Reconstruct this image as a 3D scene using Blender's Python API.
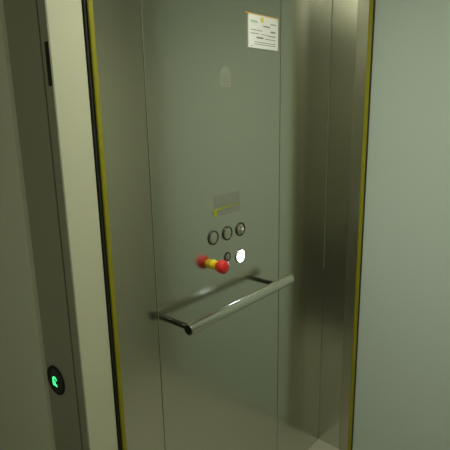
import bpy, bmesh, math
from mathutils import Matrix, Vector
S = bpy.context.scene
C = S.collection
for o in list(bpy.data.objects):
    bpy.data.objects.remove(o)

# ---------------- camera ----------------
def V(*a): return Vector(a)
def ray(px, py): return V(px-225, py-225, 477)
Zc = -ray(262, 2200).normalized()
Xc = ray(644, 102); Xc = (Xc - Zc*Xc.dot(Zc)).normalized()
Yc = Zc.cross(Xc)
right = V(Xc.x, Yc.x, Zc.x); down = V(Xc.y, Yc.y, Zc.y); fwd = V(Xc.z, Yc.z, Zc.z)
cd = bpy.data.cameras.new('camera'); cam = bpy.data.objects.new('camera', cd); C.objects.link(cam)
m = Matrix((right, -down, -fwd)).transposed().to_4x4()
m.translation = V(-1.7333, -0.9380, 1.5)
cam.matrix_world = m
cd.sensor_width = 36; cd.lens = 477/450*36; cd.clip_start = 0.02
S.camera = cam

# ---------------- world, exposure, light levels ----------------
w = bpy.data.worlds.new('world'); S.world = w; w.use_nodes = True
w.node_tree.nodes['Background'].inputs[0].default_value = (0.6, 0.65, 0.5, 1)
w.node_tree.nodes['Background'].inputs[1].default_value = 0.15
S.view_settings.view_transform = 'Standard'; S.view_settings.look = 'None'
S.view_settings.gamma = 1; S.view_settings.use_curve_mapping = False
S.view_settings.exposure = 0.14
CAB_LAMP = (1.0, 1.0, 0.84, 22.0)
def area(name, loc, size, power, col, spread=180, rot=(0, 0, 0)):
    l = bpy.data.lights.new(name, 'AREA'); l.shape = 'SQUARE'; l.size = size; l.energy = power; l.color = col
    o = bpy.data.objects.new(name, l); C.objects.link(o); o.location = loc; l.spread = math.radians(spread); o.rotation_euler = rot
area('landing_lamp', (-2.5, -0.9, 2.38), 0.4, 6.0, (1.0, 1.0, 0.80))
area('pane_backlight', (1.7, -0.6, 2.38), 0.5, 4.0, (1.0, 1.0, 0.85))  # unseen, added to light the frosted pane from behind
area('pane_mid_fill', (1.5, -0.6, 1.25), 0.5, 9.5, (1.0, 0.98, 0.89), rot=(0, math.radians(90), 0))  # added light out of view, brightens the pane at mid height
area('cab_lamp', (-0.80, -0.50, 2.215), 0.08, 3.6, (1.0, 1.0, 0.80), spread=142)

# ---------------- helpers ----------------
def mat(name, col, rough=0.5, metal=0.0, emit=None, spec=0.5, coat=0.0, alpha=1.0, noise=None, aniso=0.0):
    M = bpy.data.materials.new(name); M.use_nodes = True
    nt = M.node_tree; b = nt.nodes['Principled BSDF']
    b.inputs['Base Color'].default_value = (*col, 1)
    b.inputs['Roughness'].default_value = rough
    b.inputs['Metallic'].default_value = metal
    b.inputs['Specular IOR Level'].default_value = spec
    b.inputs['Coat Weight'].default_value = coat
    b.inputs['Alpha'].default_value = alpha
    b.inputs['Anisotropic'].default_value = aniso
    if emit:
        b.inputs['Emission Color'].default_value = (*emit[:3], 1)
        b.inputs['Emission Strength'].default_value = emit[3]
    if noise:
        scl, lo, hi, bump = noise
        tc = nt.nodes.new('ShaderNodeTexCoord'); mp = nt.nodes.new('ShaderNodeMapping')
        mp.inputs['Scale'].default_value = scl
        nz = nt.nodes.new('ShaderNodeTexNoise'); nz.inputs['Scale'].default_value = 1.0; nz.inputs['Detail'].default_value = 4
        nt.links.new(tc.outputs['Object'], mp.inputs[0]); nt.links.new(mp.outputs[0], nz.inputs['Vector'])
        mr = nt.nodes.new('ShaderNodeMapRange'); mr.inputs['To Min'].default_value = lo; mr.inputs['To Max'].default_value = hi
        nt.links.new(nz.outputs['Fac'], mr.inputs['Value'])
        nt.links.new(mr.outputs[0], b.inputs['Roughness'])
        if bump:
            bp = nt.nodes.new('ShaderNodeBump'); bp.inputs['Strength'].default_value = bump; bp.inputs['Distance'].default_value = 0.001
            nt.links.new(nz.outputs['Fac'], bp.inputs['Height']); nt.links.new(bp.outputs[0], b.inputs['Normal'])
    return M

STEEL = mat('brushed_steel', (0.60, 0.605, 0.52), 0.2, 1.0, noise=((260, 260, 1.5), 0.165, 0.205, 0.004))
POLISHED = mat('polished_steel', (0.62, 0.63, 0.56), 0.2, 1.0)
DARKSTEEL = mat('dark_steel', (0.10, 0.10, 0.085), 0.35, 1.0)
BLACK = mat('black', (0.008, 0.008, 0.006), 0.5)
POSTSTEEL = mat('satin_steel', (0.52, 0.515, 0.43), 0.30, 1.0)
GAP = mat('dark_joint', (0.02, 0.02, 0.015), 0.8)
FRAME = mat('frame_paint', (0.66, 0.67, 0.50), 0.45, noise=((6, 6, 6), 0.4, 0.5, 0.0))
FRAMESHADE = mat('frame_paint_shaded', (0.36, 0.36, 0.27), 0.5)  # frame paint darkened, shade of the landing-side face put into the colour
WALLPAINT = mat('wall_paint', (0.75, 0.77, 0.62), 0.6, noise=((20, 20, 20), 0.55, 0.7, 0.05))
CABPAINT = mat('cab_panel_paint', (0.60, 0.61, 0.49), 0.5)
FROST = mat('frosted_glass', (0.52, 0.62, 0.53), 0.35, noise=((3, 3, 3), 0.32, 0.4, 0.0))
nt = FROST.node_tree; tr = nt.nodes.new('ShaderNodeBsdfTranslucent'); tr.inputs[0].default_value = (0.52, 0.60, 0.52, 1)
mx = nt.nodes.new('ShaderNodeMixShader'); mx.inputs[0].default_value = 0.45
nt.links.new(nt.nodes['Principled BSDF'].outputs[0], mx.inputs[1]); nt.links.new(tr.outputs[0], mx.inputs[2])
nt.links.new(mx.outputs[0], nt.nodes['Material Output'].inputs[0])
YELLOW = mat('yellow_rubber', (0.30, 0.285, 0.006), 0.45)
EDGEDARK = mat('dark_olive_rubber', (0.045, 0.045, 0.015), 0.7)
CEIL = mat('ceiling_paint', (0.6, 0.62, 0.52), 0.6)
FLOORM = mat('floor_vinyl', (0.50, 0.49, 0.41), 0.4, noise=((60, 60, 60), 0.35, 0.5, 0.02))
LFLOOR = mat('landing_floor', (0.12, 0.115, 0.10), 0.5, noise=((30, 30, 30), 0.4, 0.6, 0.03))
RED = mat('red_plastic', (0.75, 0.03, 0.025), 0.35)
YPLAST = mat('yellow_plastic', (0.85, 0.65, 0.02), 0.4)
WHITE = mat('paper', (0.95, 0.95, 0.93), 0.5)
INK = mat('ink', (0.20, 0.21, 0.19), 0.6)
PALEGREEN = mat('pale_green_ink', (0.45, 0.7, 0.45), 0.6)
YINK = mat('yellow_ink', (0.80, 0.72, 0.12), 0.6)
ORANGE = mat('orange_edge', (0.85, 0.50, 0.12), 0.3)
LABEL = mat('label_film', (0.50, 0.49, 0.45), 0.35, alpha=0.15)
YLAB = mat('label_yellow', (0.42, 0.45, 0.02), 0.5)
MARK = mat('pale_mark', (0.85, 0.85, 0.72), 0.5, alpha=0.10)
LIT = mat('lit_button', (0.9, 0.93, 1.0), 0.4, emit=(0.78, 0.86, 1.0, 20.0))
GREEN = mat('green_display', (0.05, 0.4, 0.2), 0.4, emit=(0.06, 1.0, 0.30, 1.2))
GLASS = mat('display_glass', (0.035, 0.035, 0.028), 0.25)
LAMP = mat('lamp_diffuser', (0.9, 0.9, 0.8), 0.5, emit=CAB_LAMP)

def box(bm, lo, hi, bev=0.0, seg=2):
    lo = Vector(lo); hi = Vector(hi)
    t = bmesh.new(); bmesh.ops.create_cube(t, size=1)
    for v in t.verts:
        v.co = Vector([(lo[i]+hi[i])/2 + v.co[i]*(hi[i]-lo[i]) for i in range(3)])
    if bev: bmesh.ops.bevel(t, geom=t.edges[:], offset=bev, segments=seg, profile=0.5, affect='EDGES')
    me = bpy.data.meshes.new('t'); t.to_mesh(me); t.free(); bm.from_mesh(me); bpy.data.meshes.remove(me)
def lathe(bm, prof, mtx, n=40):
    """prof: list of (radius, height) spun about local z, placed with mtx"""
    rings = []
    for r, h in prof:
        if r < 1e-6: rings.append([bm.verts.new(mtx @ V(0, 0, h))])
        else: rings.append([bm.verts.new(mtx @ V(r*math.cos(2*math.pi*i/n), r*math.sin(2*math.pi*i/n), h)) for i in range(n)])
    for a, b in zip(rings, rings[1:]):
        for i in range(n):
            j = (i+1) % n
            if len(a) == 1: bm.faces.new((a[0], b[j], b[i])) if len(b) > 1 else None
            elif len(b) == 1: bm.faces.new((a[i], a[j], b[0]))
            else: bm.faces.new((a[i], a[j], b[j], b[i]))
    for f in bm.faces: f.smooth = True
def prism(bm, pts, f0, f1):
    """extrude a 2-D outline; f0/f1 turn (u,v) into 3-D points of the two ends"""
    a = [bm.verts.new(f0(*p)) for p in pts]; b = [bm.verts.new(f1(*p)) for p in pts]
    n = len(pts)
    bm.faces.new(a); bm.faces.new(b[::-1])
    for i in range(n): bm.faces.new((a[i], b[i], b[(i+1) % n], a[(i+1) % n]))
def obj(name, bm, M, parent=None, sharp=40, smooth=True):
    bmesh.ops.recalc_face_normals(bm, faces=bm.faces[:])
    me = bpy.data.meshes.new(name); bm.to_mesh(me); bm.free()
    for p in me.polygons: p.use_smooth = smooth
    if smooth: me.set_sharp_from_angle(angle=math.radians(sharp))
    me.materials.append(M)
    o = bpy.data.objects.new(name, me); C.objects.link(o)
    if parent:
        o.parent = parent; o.matrix_parent_inverse = Matrix.Translation(-parent.location) if parent.type == 'EMPTY' else Matrix()
    return o
def boxes(name, items, M, parent=None, bev=0.0, seg=2):
    bm = bmesh.new()
    for lo, hi in items: box(bm, lo, hi, bev, seg)
    return obj(name, bm, M, parent, smooth=False)
def struct(name, items, M, bev=0.0):
    o = boxes(name, items, M, None, bev); o['kind'] = 'structure'; return o
def tag(o, label, cat, group=None):
    o['label'] = label; o['category'] = cat
    if group: o['group'] = group
    return o
def thing(name, loc, label, cat, group=None):
    o = bpy.data.objects.new(name, None); C.objects.link(o); o.location = loc; o.empty_display_size = 0.05
    return tag(o, label, cat, group)
def onwall(x, z, y=0.0):   # local z points out of the control wall (towards -y)
    return Matrix.Translation((x, y, z)) @ Matrix.Rotation(math.radians(90), 4, 'X')

H = 2.24            # cab ceiling
XE = -1.07         # entrance edge of the cab
W = -1.15          # opposite cab wall

# ---------------- cab shell ----------------
struct('floor', [((XE, W, -0.05), (0.05, 0.0, 0.0))], FLOORM)
sill = boxes('threshold', [((-1.18, -1.15, -0.05), (-1.072, -0.002, 0.0))], DARKSTEEL, bev=0.002); sill['kind'] = 'structure'; sill.name = 'trim_2'
struct('ceiling', [((XE, W, H), (0.06, 0.0, H+0.05))], CEIL)
wb = struct('wall_back', [((-1.068, 0.014, 0.0), (0.02, 0.04, H))], GAP)
boxes('steel_panel', [((-1.068, 0.0, 0.0), (-0.9325, 0.014, H))], STEEL, wb, bev=0.0016)
boxes('steel_panel', [((-0.3405, 0.0, 0.0), (-0.0035, 0.014, H))], STEEL, wb, bev=0.0008)
wr = struct('wall_right', [((0.0, -0.1015, 0.0), (0.014, 0.0, H))], STEEL)
boxes('steel_post', [((-0.003, -0.148, 0.0), (0.010, -0.1025, H))], POSTSTEEL, wr, bev=0.0015)
boxes('edge_channel', [((0.0, -0.1660, 0.0), (0.006, -0.148, H))], EDGEDARK, wr)
wo = struct('wall_front', [((-1.068, W-0.02, 0.0), (0.02, W, H))], CABPAINT)
struct('wall_right_end', [((0.0, W, 0.0), (0.012, W+0.15, H))], STEEL)

# far landing door beyond the second opening
d1 = struct('door_1', [((0.014, W-0.02, 0.0), (0.05, W+0.05, H)), ((0.014, -0.155, 0.0), (0.05, -0.12, H)), ((0.016, -1.0, 0.0), (0.05, -0.155, 0.012))], FRAME)
bm = bmesh.new()   # single sheet of frosted glass
vs = [bm.verts.new(p) for p in ((0.0145, W+0.02, 0.0), (0.0145, -0.14, 0.0), (0.0145, -0.14, H), (0.0145, W+0.02, H))]; bm.faces.new(vs)
vs = obj('frosted_pane', bm, FROST, d1)
# landing beyond the frosted door, lit by added unseen lights
struct('floor_far_landing', [((0.05, -2.4, -0.05), (3.4, 1.2, 0.0))], LFLOOR)
struct('ceiling_far_landing', [((0.05, -2.4, 2.4), (3.4, 1.2, 2.45))], CEIL)
struct('wall_far', [((3.4, -2.4, 0.0), (3.45, 1.2, 2.4))], WALLPAINT)
struct('wall_far_left', [((0.05, 1.2, 0.0), (3.4, 1.25, 2.4))], WALLPAINT)
struct('wall_far_right', [((0.05, -2.45, 0.0), (3.4, -2.4, 2.4))], WALLPAINT)
struct('wall_far_near', [((0.03, 0.04, 0.0), (0.05, 1.2, 2.4)), ((0.03, -2.4, 0.0), (0.05, W-0.02, 2.4))], WALLPAINT)

# ---------------- landing side door frame (left of the entrance) ----------------
fr = struct('trim_1', [((-1.176, 0.0, 0.0), (-1.095, 0.36, 2.4))], FRAME)
# front casing of the frame: narrow lip, groove, wide board
lip = boxes('frame_lip', [((-1.180, 0.0, 0.0), (-1.176, 0.029, 2.4))], FRAMESHADE, fr, bev=0.0008)
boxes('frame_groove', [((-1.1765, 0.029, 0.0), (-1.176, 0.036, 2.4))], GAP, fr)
boxes('frame_board', [((-1.180, 0.036, 0.0), (-1.176, 0.170, 2.4))], FRAMESHADE, fr, bev=0.0008)
boxes('strike_slot', [((-1.1812, 0.001, 1.555), (-1.1798, 0.015, 1.642))], BLACK, fr, bev=0.0004)
boxes('joint_filler', [((-1.095, 0.004, 0.0), (-1.068, 0.03, H))], GAP, fr)

# ---------------- landing ----------------
struct('floor_landing', [((-3.2, -2.6, -0.05), (-1.18, 1.4, 0.0))], LFLOOR)
struct('ceiling_landing', [((-3.2, -2.6, 2.4), (-1.095, 1.4, 2.45))], CEIL)
struct('wall_left', [((-1.19, 0.17, 0.0), (-1.18, 1.4, 2.4)), ((-1.18, 0.36, 0.0), (-1.10, 1.4, 2.4))], WALLPAINT)
struct('wall_right_landing', [((-1.19, -2.6, 0.0), (-1.07, W, 2.4))], WALLPAINT)
struct('wall_lintel', [((-1.18, W, H), (-1.095, 0.0, 2.4))], FRAME)
struct('wall_rear', [((-3.25, -2.6, 0.0), (-3.2, 1.4, 2.4))], WALLPAINT)
struct('wall_side_near', [((-3.2, -2.65, 0.0), (-1.18, -2.6, 2.4))], WALLPAINT)
struct('wall_side_far', [((-3.2, 1.4, 0.0), (-1.18, 1.45, 2.4))], WALLPAINT)

# ---------------- lamps ----------------
t = thing('ceiling_light', (-0.80, -0.50, H), 'flat square light panel in the ceiling of the lift cab', 'ceiling light')
boxes('frame', [((-0.91, -0.61, H-0.012), (-0.69, -0.39, H))], POLISHED, t, bev=0.003)
boxes('diffuser', [((-0.90, -0.60, H-0.015), (-0.70, -0.40, H-0.011))], LAMP, t)
# ---------------- yellow safety edges ----------------
def edge_strip(x0, x1, y0, y1, label):
    t = thing('safety_edge_strip', ((x0+x1)/2, (y0+y1)/2, 0), label, 'safety edge strip', 'yellow safety edges of the lift openings')
    boxes('backing', [((x0, y0, 0.0), (x1, y1, H))], GAP, t)
    return t
t = edge_strip(-1.090, -1.069, -0.001, 0.010, 'long yellow rubber edge strip left of the steel wall, beside the pale door frame')
boxes('rubber_bead', [((-1.0835, -0.008, 0.0), (-1.0705, -0.001, H))], YELLOW, t, bev=0.0034, seg=4)
t = edge_strip(-0.004, 0.0, -0.1660, -0.1485, 'long yellow rubber edge strip right of the steel wall, beside the grey-green door panel')
boxes('rubber_bead', [((-0.010, -0.1645, 0.0), (-0.004, -0.1490, H))], YELLOW, t, bev=0.0028, seg=4)

# ---------------- control panel ----------------
cp = thing('control_panel', (-0.6325, 0, 0), 'full height brushed steel control panel of the lift, with buttons and red stop knob', 'control panel')
boxes('faceplate', [((-0.9308, 0.0, 0.002), (-0.3425, 0.014, H))], STEEL, cp, bev=0.0016)
def button(x, z, R=0.0225, capmat=STEEL, dome=0.0, kind='button', ring=DARKSTEEL, label=None):
    bm = bmesh.new()
    lathe(bm, [(R, 0.0), (R, 0.003), (R-0.001, 0.0042), (R-0.0035, 0.0042), (R-0.0045, 0.003), (R-0.0045, 0.0005)], onwall(x, z))
    b = obj(kind, bm, ring, cp)
    bm = bmesh.new(); r = R-0.0046
    lathe(bm, [(r, 0.0003), (r, 0.0025), (r*0.93, 0.0033), (r*0.5, 0.0033+dome*0.8), (0, 0.0033+dome)], onwall(x, z))
    c = obj('cap', bm, capmat, b)
    if label: b['label'] = label
    return b
button(-0.697, 1.1235)
button(-0.631, 1.1235)
b = button(-0.565, 1.1235, capmat=POLISHED, dome=0.007, label='button with shiny domed centre')
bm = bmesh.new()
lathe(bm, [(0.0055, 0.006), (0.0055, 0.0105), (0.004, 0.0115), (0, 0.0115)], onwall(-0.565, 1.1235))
obj('painted_glint', bm, WHITE, b)['label'] = 'small white disc painted as a lamp glint'  # lamp glint on the dome, painted as a white disc
button(-0.5675, 1.034, R=0.0235, capmat=LIT, dome=0.002, ring=POLISHED, label='lit white button')
# key switch, half hidden behind the stop knob
bm = bmesh.new()
lathe(bm, [(0.015, 0.0), (0.015, 0.002), (0.0135, 0.003), (0.0115, 0.003), (0.0105, 0.0005)], onwall(-0.632, 1.047))
ks = obj('key_switch', bm, DARKSTEEL, cp)
bm = bmesh.new()
lathe(bm, [(0.0103, 0.0), (0.0103, 0.0022), (0.009, 0.003), (0, 0.003)], onwall(-0.632, 1.047))
obj('lock_barrel', bm, STEEL, ks)
boxes('key_slot', [((-0.633, -0.0036, 1.041), (-0.631, -0.0028, 1.053))], BLACK, ks)
# stop knob
bm = bmesh.new()
sx, sz = -0.702, 1.040
lathe(bm, [(0.0, 0.019), (0.012, 0.019), (0.0135, 0.022), (0.0185, 0.028), (0.0210, 0.036), (0.0212, 0.045), (0.0195, 0.050), (0.015, 0.0535), (0.008, 0.0555), (0, 0.056)], onwall(sx, sz))
st = obj('stop_knob', bm, RED, cp); st['label'] = 'red mushroom emergency stop knob'
bm = bmesh.new()
lathe(bm, [(0.0155, 0.0), (0.0155, 0.004), (0.0145, 0.006), (0.0135, 0.0195), (0, 0.0195)], onwall(sx, sz))
obj('collar', bm, YPLAST, st)['label'] = 'yellow collar'

# label above the buttons
lb = boxes('instruction_label', [((-0.690, -0.0008, 1.186), (-0.567, 0.0, 1.250))], LABEL)
tag(lb, 'faint clear label with a yellow line, stuck above the row of round buttons', 'label')
bm = bmesh.new()
prism(bm, [(-0.694, 1.203), (-0.694, 1.209), (-0.565, 1.2125), (-0.565, 1.2105)], lambda u, v: V(u, -0.0008, v), lambda u, v: V(u, -0.0014, v))
obj('yellow_line', bm, YLAB, lb)
boxes('yellow_square', [((-0.694, -0.0014, 1.187), (-0.677, -0.0008, 1.2025))], YLAB, lb)
# faint dome-shaped mark: pale, mostly transparent layer with fine lines
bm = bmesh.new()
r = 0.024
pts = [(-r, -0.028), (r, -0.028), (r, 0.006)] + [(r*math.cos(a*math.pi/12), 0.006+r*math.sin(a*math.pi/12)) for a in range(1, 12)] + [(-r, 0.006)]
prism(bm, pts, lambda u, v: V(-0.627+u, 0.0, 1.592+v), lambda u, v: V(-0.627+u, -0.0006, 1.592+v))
mk = tag(obj('dome_mark', bm, MARK), 'faint dome-shaped clear sticker with fine lines, high on the steel control panel', 'patch')
boxes('fine_lines', [((-0.627-0.020, -0.0009, 1.570+i*0.009), (-0.627+0.016, -0.0006, 1.572+i*0.009)) for i in range(4)], LABEL, mk)

# ---------------- notice ----------------
nx0, nx1, nz0, nz1 = -0.517, -0.360, 1.683, 1.781
no = thing('framed_notice', (-0.4385, 0, nz0), 'small white printed notice in a clear holder, high on the steel wall', 'notice')
sh = boxes('sheet', [((nx0, -0.002, nz0), (nx1, -0.0004, nz1))], WHITE, no)
boxes('top_clip', [((nx0-0.016, -0.003, nz1-0.0015), (nx1+0.002, 0.0, nz1+0.0015))], ORANGE, no, bev=0.0005)
boxes('bottom_clip', [((nx0-0.012, -0.003, nz0-0.002), (nx1+0.004, 0.0, nz0+0.001))], POLISHED, no, bev=0.001)
def dash(rows):
    return [((nx0+a, -0.0026, nz0+z), (nx0+b, -0.002, nz0+z+h)) for a, b, z, h in rows]
boxes('text', dash([(0.075, 0.11, 0.066, 0.003), (0.01, 0.07, 0.052, 0.0016), (0.115, 0.140, 0.052, 0.004), (0.01, 0.05, 0.042, 0.0016),
    (0.06, 0.10, 0.042, 0.0012), (0.10, 0.14, 0.040, 0.0022), (0.04, 0.075, 0.030, 0.004), (0.085, 0.14, 0.030, 0.0016), (0.115, 0.145, 0.076, 0.002),
    (0.03, 0.14, 0.018, 0.0014), (0.03, 0.14, 0.012, 0.0014), (0.01, 0.02, 0.006, 0.0014)]), INK, sh)
boxes('yellow_symbol', dash([(0.062, 0.076, 0.078, 0.014)]), YINK, sh)
boxes('green_heading', dash([(0.01, 0.045, 0.074, 0.006)]), PALEGREEN, sh)

# ---------------- handrail ----------------
hr = thing('handrail', (-0.62, 0, 0.90), 'short tubular steel handrail on two brackets below the buttons', 'handrail')
bz = 0.9165; by = -0.075; br = 0.0165
bm = bmesh.new()
RX = Matrix.Rotation(math.radians(90), 4, 'Y')
lathe(bm, [(0.0125, -0.001), (0.0135, 0.0), (br-0.001, 0.0), (br, 0.001), (br, 0.511), (br-0.001, 0.512), (0.0135, 0.512), (0.0125, 0.511)], Matrix.Translation((-0.891, by, bz)) @ RX, 48)
rail = obj('rail', bm, POLISHED, hr)
for x, q in ((-0.894, 1), (-0.3785, -1)):
    bm = bmesh.new()
    lathe(bm, [(0, 0.002*(q > 0)), (0.0134, 0.002*(q > 0)), (0.0134, 0.012*q), (0, 0.012*q)], Matrix.Translation((x, by, bz)) @ RX)
    obj('end_cap', bm, BLACK, rail)['label'] = 'black end plug'
for x in (-0.878, -0.455):
    bm = bmesh.new()
    box(bm, (x-0.007, by+0.010, bz-0.006), (x+0.007, -0.0004, bz+0.006), 0.002)
    b = obj('bracket', bm, DARKSTEEL, hr)

# ---------------- landing floor display ----------------
dy, dz, dx = 0.123, 0.8265, -1.180
fd = thing('floor_display', (dx, dy, dz), 'round black call display glowing green, on the shaded door frame at lower left', 'floor display')
OW = Matrix.Translation((dx, dy, dz)) @ Matrix.Rotation(math.radians(-90), 4, 'Y')   # local z -> -x
bm = bmesh.new(); R = 0.040
lathe(bm, [(R, 0.0), (R, 0.003), (R-0.002, 0.0048), (R-0.007, 0.0048), (R-0.0095, 0.0025), (R-0.0095, 0.0005)], OW)
obj('bezel', bm, BLACK, fd)
bm = bmesh.new()
lathe(bm, [(0, 0.0), (R-0.0095, 0.0), (R-0.0095, 0.002), (0, 0.0022)], OW)
scr = obj('screen', bm, GLASS, fd)
bm = bmesh.new()
# glowing character; u runs to the viewer's right (-y), v up
def U(x):
    return lambda u, v: V(x, dy+0.003-u, dz-0.012+v)
for pts in ([(-0.013, 0.002), (-0.007, 0.0), (-0.006, 0.012), (-0.008, 0.016), (-0.013, 0.013)],
            [(-0.013, 0.013), (-0.008, 0.013), (-0.003, 0.015), (0.003, 0.014), (0.006, 0.010), (0.008, 0.013), (0.005, 0.019), (-0.002, 0.021), (-0.009, 0.019)],
            [(-0.012, -0.006), (0.008, -0.006), (0.008, -0.003), (0.002, 0.001), (-0.013, 0.003)],
            [(-0.004, 0.0), (0.0, 0.0), (0.0, 0.009), (-0.004, 0.009)]):
    prism(bm, pts, U(dx-0.0021), U(dx-0.0028))
obj('glowing_character', bm, GREEN, scr)
